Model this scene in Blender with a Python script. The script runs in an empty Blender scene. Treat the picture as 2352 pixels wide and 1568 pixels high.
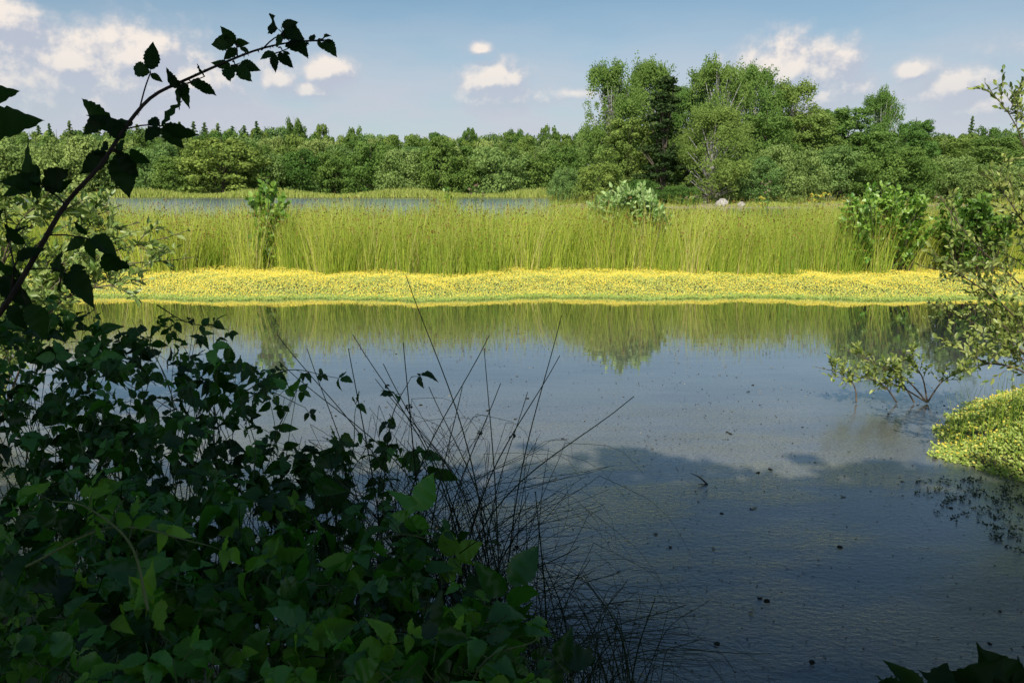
import bpy, math, random
import numpy as np
R = math.radians
rng = np.random.default_rng(11); random.seed(11)
C = bpy.context.scene.collection
F = 1829.0; PITCH = R(10.8); CH = 1.8
cP, sP = math.cos(PITCH), math.sin(PITCH)
def pdir(px, py):
    cx = (px-1176)/F; cy = (784-py)/F
    return np.array([cx, cP+cy*sP, -sP+cy*cP])
def at(px, py, Y):
    d = pdir(px, py); return np.array([0, 0, CH]) + d*(Y/d[1])
def U(a, b, n=None): return rng.uniform(a, b, n)
def sm(a, b, x):
    t = np.clip((x-a)/(b-a), 0, 1); return t*t*(3-2*t)
def norm(a): return a/np.maximum(np.linalg.norm(a, axis=-1, keepdims=True), 1e-9)
def rvec(n): return norm(rng.normal(size=(n, 3)))

# ------------------------------------------------------------------ geometry accumulator
class G:
    def __init__(s): s.v = []; s.f = []; s.m = []; s.r = []; s.n = 0
    def add(s, v, f, m=0, r=0.5):
        v = np.asarray(v, float).reshape(-1, 3); f = np.asarray(f, int)
        s.v.append(v); s.f.append(f+s.n); s.m.append(np.full(len(f), m))
        s.r.append(np.broadcast_to(np.asarray(r, float), (len(v),)).copy()); s.n += len(v)
    def build(s, name, mats, parent=None, smooth=False, loc=None):
        V = np.concatenate(s.v)
        if loc is not None: V = V-np.asarray(loc)
        me = bpy.data.meshes.new(name)
        me.vertices.add(len(V)); me.vertices.foreach_set('co', V.astype(np.float32).ravel())
        L = np.concatenate([f.ravel() for f in s.f]).astype(np.int32)
        T = np.concatenate([np.full(len(f), f.shape[1]) for f in s.f])
        st = np.concatenate([[0], np.cumsum(T)[:-1]]).astype(np.int32)
        me.loops.add(len(L)); me.loops.foreach_set('vertex_index', L)
        me.polygons.add(len(T)); me.polygons.foreach_set('loop_start', st)
        me.polygons.foreach_set('material_index', np.concatenate(s.m).astype(np.int32))
        me.update(calc_edges=True)
        a = me.attributes.new('rnd', 'FLOAT', 'POINT'); a.data.foreach_set('value', np.concatenate(s.r).astype(np.float32))
        for m in (mats if isinstance(mats, (list, tuple)) else [mats]): me.materials.append(m)
        if smooth: me.polygons.foreach_set('use_smooth', np.ones(len(T), bool))
        o = bpy.data.objects.new(name, me); C.objects.link(o)
        if parent is not None: o.parent = parent
        return o
def tag(o, label=None, cat=None, group=None, kind=None):
    if label: o['label'] = label
    if cat: o['category'] = cat
    if group: o['group'] = group
    if kind: o['kind'] = kind
    return o
def thing(name, loc, label, cat, group=None):
    o = bpy.data.objects.new(name, None); C.objects.link(o); o.location = tuple(loc); o.empty_display_size = .2
    return tag(o, label, cat, group)
def scatter(g, T, P, axis, nrm, size, m=0, r=0.5, wid=1.0):
    tv, tf = T; N = len(P)
    y = norm(axis); n = norm(nrm-(nrm*y).sum(1, keepdims=True)*y); x = np.cross(y, n)
    size = np.broadcast_to(size, (N,))[:, None, None]
    V = P[:, None, :] + size*(tv[None, :, 0:1]*wid*x[:, None, :] + tv[None, :, 1:2]*y[:, None, :] + tv[None, :, 2:3]*n[:, None, :])
    k = len(tv)
    f = (tf[None]+(np.arange(N)*k)[:, None, None]).reshape(-1, tf.shape[1])
    g.add(V.reshape(-1, 3), f, m, np.repeat(np.broadcast_to(r, (N,)), k))
A = np.array
QUAD = (A([(0, 0, 0), (.34, .5, .06), (0, 1, 0), (-.34, .5, .06)], float), A([(0, 1, 2, 3)]))
LANCE = (A([(0, 0, 0), (.13, .3, .05), (.11, .65, .04), (0, 1, -.06), (-.11, .65, .04), (-.13, .3, .05)], float), A([(0, 1, 2, 3), (0, 3, 4, 5)]))
OVAL = (A([(0, 0, 0), (.2, .2, .06), (.27, .55, .07), (.12, .88, 0), (0, 1, -.08), (-.12, .88, 0), (-.27, .55, .07), (-.2, .2, .06), (0, .5, -.01)], float),
        A([(0, 1, 2, 8), (8, 2, 3, 4), (0, 8, 6, 7), (8, 4, 5, 6)]))
def leaflet_template(n=17, droop=.25, fold=.22, twist=.0, wav=.02):
    v = []; f = []
    for i in range(n):
        t = i/(n-1)
        w = .350*math.sin(math.pi*min(1, t**.78))**.85 * (1-.40*t**3)
        if i in (0, n-1): w = 0.002
        ser = 1.0 if i % 2 else .86
        yy = t + (.0 if i % 2 else .02)
        zc = -droop*t*t; tx = twist*t*t
        v += [(tx, t, zc), (tx+w*ser, yy, zc+fold*w+wav*math.sin(i*1.7)), (tx-w*ser, yy, zc+fold*w+wav*math.cos(i*1.3))]
    for i in range(n-1):
        a = 3*i; b = a+3
        f += [(a, a+1, b+1, b), (a, b, b+2, a+2)]
    return (A(v, float), A(f))
LEAFLET = leaflet_template()
LEAVES = [LEAFLET, leaflet_template(17, .45, .45, .10, .03), leaflet_template(17, .1, .12, -.08, .035), leaflet_template(17, .6, .7, -.05, .02)]
def tube(g, pts, r0, r1, sides=5, m=0, r=0.5):
    pts = np.asarray(pts, float); n = len(pts)
    t = norm(np.gradient(pts, axis=0)); ref = A([.31, .17, .93]) if abs(t[0][2]) < .8 else A([1, .1, 0.])
    a = norm(np.cross(t, ref)); b = np.cross(t, a)
    rad = np.linspace(r0, r1, n)[:, None, None]
    ang = np.arange(sides)*2*math.pi/sides
    V = pts[:, None]+rad*(np.cos(ang)[None, :, None]*a[:, None]+np.sin(ang)[None, :, None]*b[:, None])
    i = np.arange(n-1)[:, None]; j = np.arange(sides)[None]; j2 = (j+1) % sides
    f = np.stack([i*sides+j, i*sides+j2, (i+1)*sides+j2, (i+1)*sides+j], -1).reshape(-1, 4)
    g.add(V.reshape(-1, 3), f, m, r)
def curve(P, n=16):
    P = [np.asarray(p, float) for p in P]
    if len(P) == 2: return np.linspace(P[0], P[1], n)
    Q = [2*P[0]-P[1]]+P+[2*P[-1]-P[-2]]; out = []
    for u in np.linspace(0, len(P)-1-1e-6, n):
        i = int(u); t = u-i; a, b, c, d = Q[i:i+4]
        out.append(.5*((2*b)+(-a+c)*t+(2*a-5*b+4*c-d)*t*t+(-a+3*b-3*c+d)*t**3))
    return A(out)

# ------------------------------------------------------------------ materials
def nodes(m):
    m.use_nodes = True; nt = m.node_tree; nt.nodes.clear(); return nt, nt.nodes.new, nt.links.new
def leaf_mat(name, c1, c2, trans=.35, gloss=.05, rough=.45, objvar=0):
    m = bpy.data.materials.new(name); nt, N, L = nodes(m)
    at_ = N('ShaderNodeAttribute'); at_.attribute_name = 'rnd'
    mx = N('ShaderNodeMix'); mx.data_type = 'RGBA'; L(at_.outputs['Fac'], mx.inputs[0])
    mx.inputs[6].default_value = (*c1, 1); mx.inputs[7].default_value = (*c2, 1)
    col = mx.outputs[2]
    if objvar:
        oi = N('ShaderNodeObjectInfo'); hs = N('ShaderNodeHueSaturation')
        a = N('ShaderNodeMath'); a.operation = 'MULTIPLY_ADD'; L(oi.outputs['Random'], a.inputs[0]); a.inputs[1].default_value = objvar; a.inputs[2].default_value = 1-objvar*.5
        b = N('ShaderNodeMath'); b.operation = 'MULTIPLY_ADD'; L(oi.outputs['Random'], b.inputs[0]); b.inputs[1].default_value = -.05; b.inputs[2].default_value = .525
        L(a.outputs[0], hs.inputs['Value']); L(b.outputs[0], hs.inputs['Hue']); L(col, hs.inputs['Color']); col = hs.outputs[0]
    d = N('ShaderNodeBsdfDiffuse'); L(col, d.inputs[0]); t = N('ShaderNodeBsdfTranslucent'); L(col, t.inputs[0])
    ms = N('ShaderNodeMixShader'); ms.inputs[0].default_value = trans; L(d.outputs[0], ms.inputs[1]); L(t.outputs[0], ms.inputs[2])
    o = N('ShaderNodeOutputMaterial')
    if gloss > 0:
        gl = N('ShaderNodeBsdfGlossy'); gl.inputs['Roughness'].default_value = rough; gl.inputs['Color'].default_value = (.9, .9, .85, 1)
        m2 = N('ShaderNodeMixShader'); m2.inputs[0].default_value = gloss; L(ms.outputs[0], m2.inputs[1]); L(gl.outputs[0], m2.inputs[2]); L(m2.outputs[0], o.inputs[0])
    else: L(ms.outputs[0], o.inputs[0])
    return m
def bark_mat(name, c1, c2, scale=6, rough=.85):
    m = bpy.data.materials.new(name); nt, N, L = nodes(m)
    tc = N('ShaderNodeTexCoord'); n = N('ShaderNodeTexNoise'); n.inputs['Scale'].default_value = scale; n.inputs['Detail'].default_value = 6; L(tc.outputs['Object'], n.inputs[0])
    cr = N('ShaderNodeValToRGB'); cr.color_ramp.elements[0].position = .35; cr.color_ramp.elements[1].position = .65
    cr.color_ramp.elements[0].color = (*c1, 1); cr.color_ramp.elements[1].color = (*c2, 1); L(n.outputs[0], cr.inputs[0])
    p = N('ShaderNodeBsdfPrincipled'); p.inputs['Roughness'].default_value = rough; L(cr.outputs[0], p.inputs[0])
    o = N('ShaderNodeOutputMaterial'); L(p.outputs[0], o.inputs[0]); return m
M = {}
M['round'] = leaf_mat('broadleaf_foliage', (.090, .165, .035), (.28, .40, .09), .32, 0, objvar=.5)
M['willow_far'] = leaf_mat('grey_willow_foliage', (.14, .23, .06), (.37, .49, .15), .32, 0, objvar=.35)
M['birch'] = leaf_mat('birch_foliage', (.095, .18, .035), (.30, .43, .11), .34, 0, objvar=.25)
M['pine'] = leaf_mat('pine_needles', (.018, .042, .012), (.08, .12, .04), .1, 0)
M['spruce'] = leaf_mat('spruce_needles', (.08, .15, .04), (.19, .28, .08), .1, 0, objvar=.3)
M['dark_shrub'] = leaf_mat('dark_shrub_foliage', (.05, .13, .015), (.20, .34, .05), .3, .02)
M['rush'] = leaf_mat('rush_stems', (.18, .32, .025), (.74, .77, .12), .35, .02)
M['rush_dry'] = leaf_mat('dry_rush_stems', (.40, .32, .10), (.70, .60, .26), .2, 0)
M['rush_top'] = leaf_mat('rush_flower_brown', (.14, .065, .022), (.38, .24, .08), .2, 0)
M['carpet'] = leaf_mat('carpet_leaves', (.26, .40, .06), (.66, .69, .20), .35, .02)
M['petal'] = leaf_mat('yellow_petals', (.86, .64, .05), (.98, .86, .22), .3, 0)
M['near_willow'] = leaf_mat('sunlit_willow_leaves', (.11, .22, .03), (.44, .52, .15), .35, .05)
M['grey_willow'] = leaf_mat('pale_willow_leaves', (.16, .32, .06), (.52, .66, .26), .3, .04)
M['alder'] = leaf_mat('alder_leaves', (.09, .24, .02), (.36, .54, .08), .35, .05)
M['right_willow'] = leaf_mat('small_willow_leaves', (.10, .18, .02), (.48, .53, .14), .35, .04)
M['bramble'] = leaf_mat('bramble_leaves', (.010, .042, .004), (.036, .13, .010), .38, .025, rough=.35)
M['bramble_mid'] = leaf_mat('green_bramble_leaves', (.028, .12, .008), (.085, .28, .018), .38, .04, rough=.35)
M['bramble_light'] = leaf_mat('pale_highlit_bramble_leaves', (.07, .22, .015), (.20, .40, .03), .4, .02)  # paler green painted as highlights on low leaves, also colours the yellowish shoots
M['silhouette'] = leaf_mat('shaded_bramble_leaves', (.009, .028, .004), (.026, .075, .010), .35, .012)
M['stem_dark'] = bark_mat('dark_stem', (.02, .012, .010), (.05, .03, .022), 40)
M['stem_green'] = leaf_mat('green_cane', (.02, .035, .01), (.14, .17, .06), 0, .03)
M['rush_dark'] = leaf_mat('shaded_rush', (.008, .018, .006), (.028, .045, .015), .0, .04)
M['twig'] = bark_mat('twig_bark', (.07, .05, .03), (.16, .12, .08), 30)
M['bark'] = bark_mat('tree_bark', (.05, .04, .03), (.13, .10, .07), 3)
M['birchbark'] = bark_mat('birch_bark', (.10, .09, .08), (.55, .52, .48), 3)
M['stone'] = bark_mat('grey_stone', (.25, .22, .20), (.50, .46, .43), 4)
M['pink'] = leaf_mat('pink_flower_heads', (.30, .20, .15), (.50, .34, .28), .2, 0)
M['weed'] = leaf_mat('water_weed', (.02, .035, .01), (.06, .09, .03), .2, .03)
M['debris'] = leaf_mat('floating_bits', (.008, .008, .006), (.30, .27, .18), .0, .0)
M['grass'] = leaf_mat('shore_grass', (.24, .32, .05), (.52, .54, .16), .3, 0)

m = M['ground'] = bpy.data.materials.new('ground_soil_and_grass'); nt, N, L = nodes(m)
geo = N('ShaderNodeNewGeometry'); sep = N('ShaderNodeSeparateXYZ'); L(geo.outputs['Position'], sep.inputs[0])
n = N('ShaderNodeTexNoise'); n.inputs['Scale'].default_value = .6; n.inputs['Detail'].default_value = 10; L(geo.outputs['Position'], n.inputs[0])
cr = N('ShaderNodeValToRGB'); cr.color_ramp.elements[0].position = .35; cr.color_ramp.elements[0].color = (.04, .06, .015, 1); cr.color_ramp.elements[1].position = .7; cr.color_ramp.elements[1].color = (.12, .15, .04, 1); L(n.outputs[0], cr.inputs[0])
cr2 = N('ShaderNodeValToRGB'); cr2.color_ramp.elements[0].color = (.03, .03, .012, 1); cr2.color_ramp.elements[1].color = (.09, .09, .04, 1); L(n.outputs[0], cr2.inputs[0])
mr = N('ShaderNodeMapRange'); mr.inputs[1].default_value = .08; mr.inputs[2].default_value = .16; L(sep.outputs[2], mr.inputs[0])
mx = N('ShaderNodeMix'); mx.data_type = 'RGBA'; L(mr.outputs[0], mx.inputs[0]); L(cr2.outputs[0], mx.inputs[6]); L(cr.outputs[0], mx.inputs[7])
mr3 = N('ShaderNodeMapRange'); mr3.inputs[1].default_value = 74; mr3.inputs[2].default_value = 76; L(sep.outputs[1], mr3.inputs[0])
mr4 = N('ShaderNodeMapRange'); mr4.inputs[1].default_value = 90; mr4.inputs[2].default_value = 86; L(sep.outputs[1], mr4.inputs[0])
mu = N('ShaderNodeMath'); mu.operation = 'MULTIPLY'; L(mr3.outputs[0], mu.inputs[0]); L(mr4.outputs[0], mu.inputs[1])
mx2 = N('ShaderNodeMix'); mx2.data_type = 'RGBA'; L(mu.outputs[0], mx2.inputs[0]); L(mx.outputs[2], mx2.inputs[6]); mx2.inputs[7].default_value = (.30, .24, .18, 1)
p = N('ShaderNodeBsdfPrincipled'); p.inputs['Roughness'].default_value = .95; L(mx2.outputs[2], p.inputs[0])
bp = N('ShaderNodeBump'); bp.inputs['Strength'].default_value = .6; L(n.outputs[0], bp.inputs['Height']); L(bp.outputs[0], p.inputs['Normal'])
o = N('ShaderNodeOutputMaterial'); L(p.outputs[0], o.inputs[0])

# water material
m = M['water'] = bpy.data.materials.new('pond_water'); nt, N, L = nodes(m)
geo = N('ShaderNodeNewGeometry')
def mapped(s):
    mp = N('ShaderNodeMapping'); mp.inputs['Scale'].default_value = s; L(geo.outputs['Position'], mp.inputs[0]); return mp.outputs[0]
def noise(vec, sc, det=4, rg=.5):
    n = N('ShaderNodeTexNoise'); n.inputs['Scale'].default_value = sc; n.inputs['Detail'].default_value = det; n.inputs['Roughness'].default_value = rg; L(vec, n.inputs[0]); return n.outputs[0]
def mth(op, a, b=None, c=None):
    n = N('ShaderNodeMath'); n.operation = op
    for i, x in enumerate((a, b, c)):
        if x is None: continue
        if isinstance(x, (int, float)): n.inputs[i].default_value = x
        else: L(x, n.inputs[i])
    return n.outputs[0]
def rngmap(x, a, b, c=0., d=1.):
    n = N('ShaderNodeMapRange'); n.interpolation_type = 'SMOOTHSTEP'; L(x, n.inputs[0])
    for i, q in enumerate((a, b, c, d)): n.inputs[i+1].default_value = q
    return n.outputs[0]
sep = N('ShaderNodeSeparateXYZ'); L(geo.outputs['Position'], sep.inputs[0])
rip = noise(mapped((.6, 2.2, 1.)), 3.0, 3, .5)
fine = noise(mapped((1., 1.5, 1.)), 26, 6, .68)
filmn = noise(mapped((.45, 1., 1.)), 1.1, 9, .66)
speck = noise(mapped((1., 1.6, 1.)), 45, 5, .75)
nearm = rngmap(sep.outputs[1], 12.0, 6.0)
bumpm = rngmap(sep.outputs[1], 8.0, 3.6)
film_shade = mth('MULTIPLY', mth('MULTIPLY', nearm, rngmap(sep.outputs[1], 2.4, 5.4, .16, .95)), rngmap(filmn, .34, .62, .70, 1.))  # scum film; thinning it close in paints the shaded water darker
patchy = rngmap(noise(mapped((.5, 1.3, 1.)), 1.4, 4, .6), .38, .60, .45, 1.)
hgt = mth('ADD', mth('MULTIPLY', rip, .075), mth('MULTIPLY', mth('MULTIPLY', fine, .50), mth('MULTIPLY', patchy, bumpm)))
bp = N('ShaderNodeBump'); bp.inputs['Strength'].default_value = .30; bp.inputs['Distance'].default_value = .035; L(hgt, bp.inputs['Height'])
fr = N('ShaderNodeFresnel'); fr.inputs['IOR'].default_value = 1.50; L(bp.outputs[0], fr.inputs['Normal'])
gl = N('ShaderNodeBsdfGlossy'); gl.inputs['Color'].default_value = (.96, .97, .97, 1); L(bp.outputs[0], gl.inputs['Normal'])
L(rngmap(sep.outputs[1], 34, 60, .012, .20), gl.inputs['Roughness'])
deep = N('ShaderNodeMix'); deep.data_type = 'RGBA'; L(mth('MULTIPLY', film_shade, rngmap(speck, .40, .58, .45, 1.)), deep.inputs[0])
deep.inputs[6].default_value = (.014, .020, .024, 1); deep.inputs[7].default_value = (.205, .200, .178, 1)
df = N('ShaderNodeBsdfDiffuse'); L(deep.outputs[2], df.inputs[0]); L(bp.outputs[0], df.inputs['Normal'])
ms = N('ShaderNodeMixShader'); L(mth('MINIMUM', mth('MULTIPLY', fr.outputs[0], 1.5), 1.), ms.inputs[0]); L(df.outputs[0], ms.inputs[1]); L(gl.outputs[0], ms.inputs[2])
o = N('ShaderNodeOutputMaterial'); L(ms.outputs[0], o.inputs[0])

# ------------------------------------------------------------------ terrain
def edge(x): return 13.35+.15*np.sin(x*1.7+.6)+.12*np.sin(x*.6)+.04*np.sin(x*5.1)
def hg(x, y):
    x = np.asarray(x, float); y = np.asarray(y, float)
    w = .25*np.sin(x*1.7+.6)+.15*np.sin(x*4.1+y)
    yb = np.interp(x, [-30, -7, -5.2, -4.2, -3.0, -1.6, -.6, .1, .5, 3, 30], [9.5, 8.4, 7.4, 6.0, 3.9, 3.1, 2.8, 2.3, 1.0, 1.0, 1.0])
    bank = np.clip((yb+w*.4-y)*.35, -.6, .35)
    rb = np.interp(y, [0, 3.2, 4.4, 5.1, 5.8, 6.6, 7.2, 9, 11], [4.6, 3.9, 3.4, 2.95, 3.35, 4.1, 5.2, 7.0, 30])
    right = np.clip((x-rb+w*.3)*.4, -.6, .3)
    isl = np.clip(np.minimum((y-edge(x)-.25)*.16, (26-y)*.1), -.6, .14)
    far = np.clip((y-172-3*np.sin(x*.05))*.12, -.6, .5)
    spit = np.clip(np.minimum((y-76+1*np.sin(x*.2))*.03, (x-.066*y+1.5*np.sin(y*.3))*.15), -.6, .35)
    z = np.maximum.reduce([bank, right, isl, far, spit])
    return z+sm(200, 700, y)*13*sm(0, 1, (y-180)/100.)
def axisvals(lo, hi):
    a = [0.]; s = .14
    while a[-1] < hi: a.append(a[-1]+s); s *= 1.035 if a[-1] > 6 else 1.0
    b = [0.]; s = .14
    while b[-1] > lo: b.append(b[-1]-s); s *= 1.05 if b[-1] < -5 else 1.0
    return A(b[:0:-1]+a)
xs = axisvals(-3500, 3500); ys = axisvals(-400, 4000)
X, Y = np.meshgrid(xs, ys); Z = hg(X, Y)+.03*np.sin(X*9+Y*3)*np.sin(Y*7)*(np.abs(X) < 12)*(Y < 12)
g = G(); nx, ny = len(xs), len(ys)
i = np.arange(ny-1)[:, None]; j = np.arange(nx-1)[None]
g.add(np.stack([X, Y, Z], -1).reshape(-1, 3), np.stack([i*nx+j, i*nx+j+1, (i+1)*nx+j+1, (i+1)*nx+j], -1).reshape(-1, 4))
tag(g.build('ground', M['ground'], smooth=True), 'muddy banks and grassy shores around the pond', 'ground', kind='structure')
g = G(); g.add([(-400, -30, 0), (400, -30, 0), (400, 190, 0), (-400, 190, 0)], [(0, 1, 2, 3)])
tag(g.build('water', M['water']), 'still pond water reflecting the sky with a shaded near part', 'water', kind='structure')

# ------------------------------------------------------------------ tree prototypes
def clump_leaves(g, c, r, n, leaf, zs=1., droop=0., base=.5, m=0, T=QUAD):
    d = rvec(n); d[:, 2] = np.abs(d[:, 2])*np.where(U(0, 1, n) < .72, 1, -1); d = norm(d)
    rad = U(.55, 1.08, n)[:, None]
    P = c+d*rad*r*A([1, 1, zs])
    nr = norm(d*1.0+rvec(n)*.7)
    ax = np.cross(nr, rvec(n)); ax[:, 2] -= droop
    rr = np.clip(base*.55+.45*U(0, 1, n)*((rad[:, 0]-.3)), 0, 1)  # inner leaves get a darker colour, painting shade inside the clump
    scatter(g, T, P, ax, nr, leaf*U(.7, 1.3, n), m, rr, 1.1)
def proto(kind, w, h, ncl, nlf, leaf, mat, bark, seed):
    global rng
    rng = np.random.default_rng(seed)
    cg = G(); tg = G(); centres = []
    hw = w/2
    if kind in ('round', 'shrub'):
        lo = .02 if kind == 'shrub' else .06
        for k in range(ncl):
            hh = U(lo, .93)**.9; prof = math.sqrt(max(.05, 1-((hh-.42)/.60)**2))
            a = U(0, 6.283); rr = hw*prof*U(.35, .86)
            r = hw*U(.12, .31)*(1.1-.4*hh)
            c = A([rr*math.cos(a), rr*math.sin(a), h*hh*.93-.1*r]); centres.append(c)
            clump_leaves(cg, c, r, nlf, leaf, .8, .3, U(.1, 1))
        clump_leaves(cg, A([0, 0, h*.45]), hw*.6, nlf*5, leaf*1.4, h/w, 0, .1)  # core leaves coloured dark, crown's inner shade put into their tone
    elif kind == 'birch':
        nb = 14
        pf = lambda q: math.sin(math.pi*min(1, (q*.84+.12)))**.55
        limbs = [(U(0, 6.283), U(.18, .95), U(.75, 1.15)) for _ in range(nb)]
        for k in range(ncl):
            if k % 4:
                a0, h0, ex = limbs[k % nb]; a = a0+rng.normal()*.26; q = U(.25, 1.05)*ex; prof = pf(h0)
                rr = hw*prof*q; hz = h0*h+hw*.25*math.sin(q*2.2)-U(0, 1)**1.4*h*.15*q
            else:
                hh = U(.04, .95); prof = pf(hh); a = U(0, 6.283); rr = hw*prof*U(.1, .8); hz = h*hh-.03*h
            r = hw*U(.07, .18)
            c = A([rr*math.cos(a), rr*math.sin(a), min(hz, h*(.985-.06*U(0, 1)))]); centres.append(c)
            clump_leaves(cg, c, r, nlf, leaf, U(1.3, 3.2), 2.2, U(.05, 1))
        for q in (.2, .4, .6): clump_leaves(cg, A([0, 0, h*q]), hw*.45, nlf*4, leaf*1.3, 1.9, 1, .1)  # dark core leaves, with inner shade painted in
    elif kind == 'pine':
        for k in range(ncl):
            hh = U(.12, 1.)**.9; prof = (1.03-hh)**.55*(.75+.25*math.sin(hh*31))
            a = U(0, 6.283); ext = hw*prof*U(.55, 1.0)
            for q in np.linspace(.3, 1, 4):
                c = A([ext*q*math.cos(a), ext*q*math.sin(a), h*hh*.97-.05*ext*q*1.5])
                clump_leaves(cg, c, hw*.17*(1.2-.3*q), nlf//4, leaf, .35, .2, U(.0, 1))
            centres.append(A([ext*math.cos(a), ext*math.sin(a), h*hh*.97-.07*ext]))
    elif kind == 'spruce':
        for k in range(ncl):
            hh = k/ncl; prof = (1-hh)*(.8+.3*U(0, 1))+.02
            a = k*2.4; ext = hw*prof
            for q in (.3, .75):
                clump_leaves(cg, A([ext*q*math.cos(a), ext*q*math.sin(a), h*(.05+hh*.93)-.12*ext*q]), max(.15, hw*.34*(1.05-hh)), nlf//2, leaf*(1.1-.6*hh), .6, .4, U(.1, 1))
    rt = max(.08, h*.013)
    tube(tg, curve([(0, 0, -.3), (.1*U(-1, 1), .1*U(-1, 1), h*.35), (U(-.2, .2), U(-.2, .2), h*.92)], 10), rt*1.4, rt*.2, 7)
    for c in centres[::4]:
        z0 = max(h*.08, c[2]*.62-.1*h)
        tube(tg, curve([(0, 0, z0), (c[0]*.5, c[1]*.5, (z0+c[2])*.52), c], 6), rt*.45, rt*.12, 5)
    cr_ = cg.build('crown', mat); tr = tg.build('trunk', bark, smooth=True)
    for q in (cr_, tr): C.objects.unlink(q)
    return dict(w=w, h=h, crown=cr_, trunk=tr)
PR = {
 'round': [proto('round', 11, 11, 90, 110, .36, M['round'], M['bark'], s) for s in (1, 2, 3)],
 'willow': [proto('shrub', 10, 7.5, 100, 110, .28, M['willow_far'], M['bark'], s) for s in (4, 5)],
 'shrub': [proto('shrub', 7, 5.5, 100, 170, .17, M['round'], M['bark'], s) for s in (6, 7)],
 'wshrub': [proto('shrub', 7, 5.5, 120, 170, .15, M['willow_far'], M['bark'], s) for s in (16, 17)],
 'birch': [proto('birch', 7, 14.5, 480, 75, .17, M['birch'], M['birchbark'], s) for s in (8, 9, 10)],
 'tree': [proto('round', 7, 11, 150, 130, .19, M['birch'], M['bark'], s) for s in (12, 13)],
 'pine': [proto('pine', 6, 14, 85, 130, .22, M['pine'], M['bark'], 14)],
 'spruce': [proto('spruce', 9, 24, 60, 60, .6, M['spruce'], M['bark'], 15)],
}
def place_tree(kind, px, top, wpx, Yd, name, label, cat='tree', group=None, var=None, low=0):
    pr = PR[kind][var if var is not None else random.randrange(len(PR[kind]))]
    b = at(px, top, Yd); z0 = float(hg(b[0], Yd))-.05-low
    h = b[2]-z0; w = wpx/F*Yd
    root = thing(name, (b[0], Yd, z0), label, cat, group)
    root.rotation_euler = (0, 0, random.uniform(0, 6.28)); root.scale = (w/pr['w'], w/pr['w'], h/pr['h'])
    for part in ('trunk', 'crown'):
        c = pr[part].copy(); C.objects.link(c); c.parent = root; c.name = part
    return root
big = [
 ('birch', 1408, 152, 170, 97, 'birch_tree', 'tall birch at the left end of the tall tree group on the far shore', 0),
 ('birch', 1503, 148, 165, 103, 'birch_tree', 'birch behind the dark pine, rising left of its tip', 1),
 ('pine', 1533, 168, 185, 89, 'pine_tree', 'dark conical pine standing among paler birches', 0),
 ('birch', 1655, 128, 180, 94, 'birch_tree', 'tallest birch with drooping branches right of the dark pine', 2),
 ('birch', 1740, 158, 160, 106, 'birch_tree', 'birch just right of the tallest birch, with a rounded top', 1),
 ('birch', 1820, 196, 195, 107, 'birch_tree', 'fourth birch in the group, open crown under the large right cloud', 0),
 ('tree', 1945, 224, 200, 112, 'broadleaf_tree', 'broad pale green tree right of the birches', 0),
 ('birch', 2035, 198, 115, 118, 'slender_tree', 'slender feathery tree on the right rising above broad crowns', 2),
 ('tree', 2110, 252, 120, 120, 'broadleaf_tree', 'small pointed tree right of the slender feathery tree', 1),
 ('birch', 1592, 210, 150, 99, 'broadleaf_tree', 'lower leafy tree filling the gap between pine and tallest birch', 1),
 ('tree', 1450, 250, 180, 94, 'broadleaf_tree', 'lower leafy tree between the left birch and the pine', 0),
 ('tree', 1865, 240, 190, 104, 'broadleaf_tree', 'rounded tree under the fourth birch', 0),
 ('tree', 1760, 235, 180, 100, 'broadleaf_tree', 'leafy tree between the tallest and the fourth birch', 1),
]
for k, px, top, w, Yd, nm, lb, v in big: place_tree(k, px, top, w, Yd, nm, lb, 'tree', var=v)
shr = [
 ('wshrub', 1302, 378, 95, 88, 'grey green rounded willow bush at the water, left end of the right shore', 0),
 ('shrub', 1382, 362, 140, 86, 'bright green bush at the foot of the left birch', 1),
 ('birch', 1640, 255, 190, 87, 'hanging curtain of birch foliage at the foot of the tallest birch', 1),
 ('wshrub', 1735, 350, 150, 88, 'pale bush right of the tallest birch foot', 1),
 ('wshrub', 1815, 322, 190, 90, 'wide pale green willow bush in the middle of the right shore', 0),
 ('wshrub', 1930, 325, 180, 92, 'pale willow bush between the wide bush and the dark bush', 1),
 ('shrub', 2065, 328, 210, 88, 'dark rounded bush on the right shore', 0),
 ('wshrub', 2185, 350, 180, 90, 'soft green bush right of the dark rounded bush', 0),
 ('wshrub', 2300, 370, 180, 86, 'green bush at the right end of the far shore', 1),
 ('shrub', 1470, 408, 110, 84.5, 'low bush under the pine, left side', 0),
 ('shrub', 1560, 420, 120, 84.5, 'low dark bush under the pine, right side', 1),
 ('wshrub', 2420, 330, 200, 92, 'bush beyond the right edge of the far shore', 1),
 ('tree', 2010, 285, 180, 108, 'mid green tree behind the dark rounded bush', 0),
 ('tree', 2170, 296, 170, 122, 'round mid green tree in the gap behind the right shore bushes', 1),
 ('tree', 2290, 300, 180, 125, 'round tree behind the green bush at the right end', 0),
]
for k, px, top, w, Yd, lb, v in shr:
    place_tree(k, px, top, w, Yd, 'shore_bush' if k != 'tree' else 'broadleaf_tree', lb, 'bush' if k != 'tree' else 'tree', var=v, low=.4 if k != 'tree' else 0)
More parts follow.
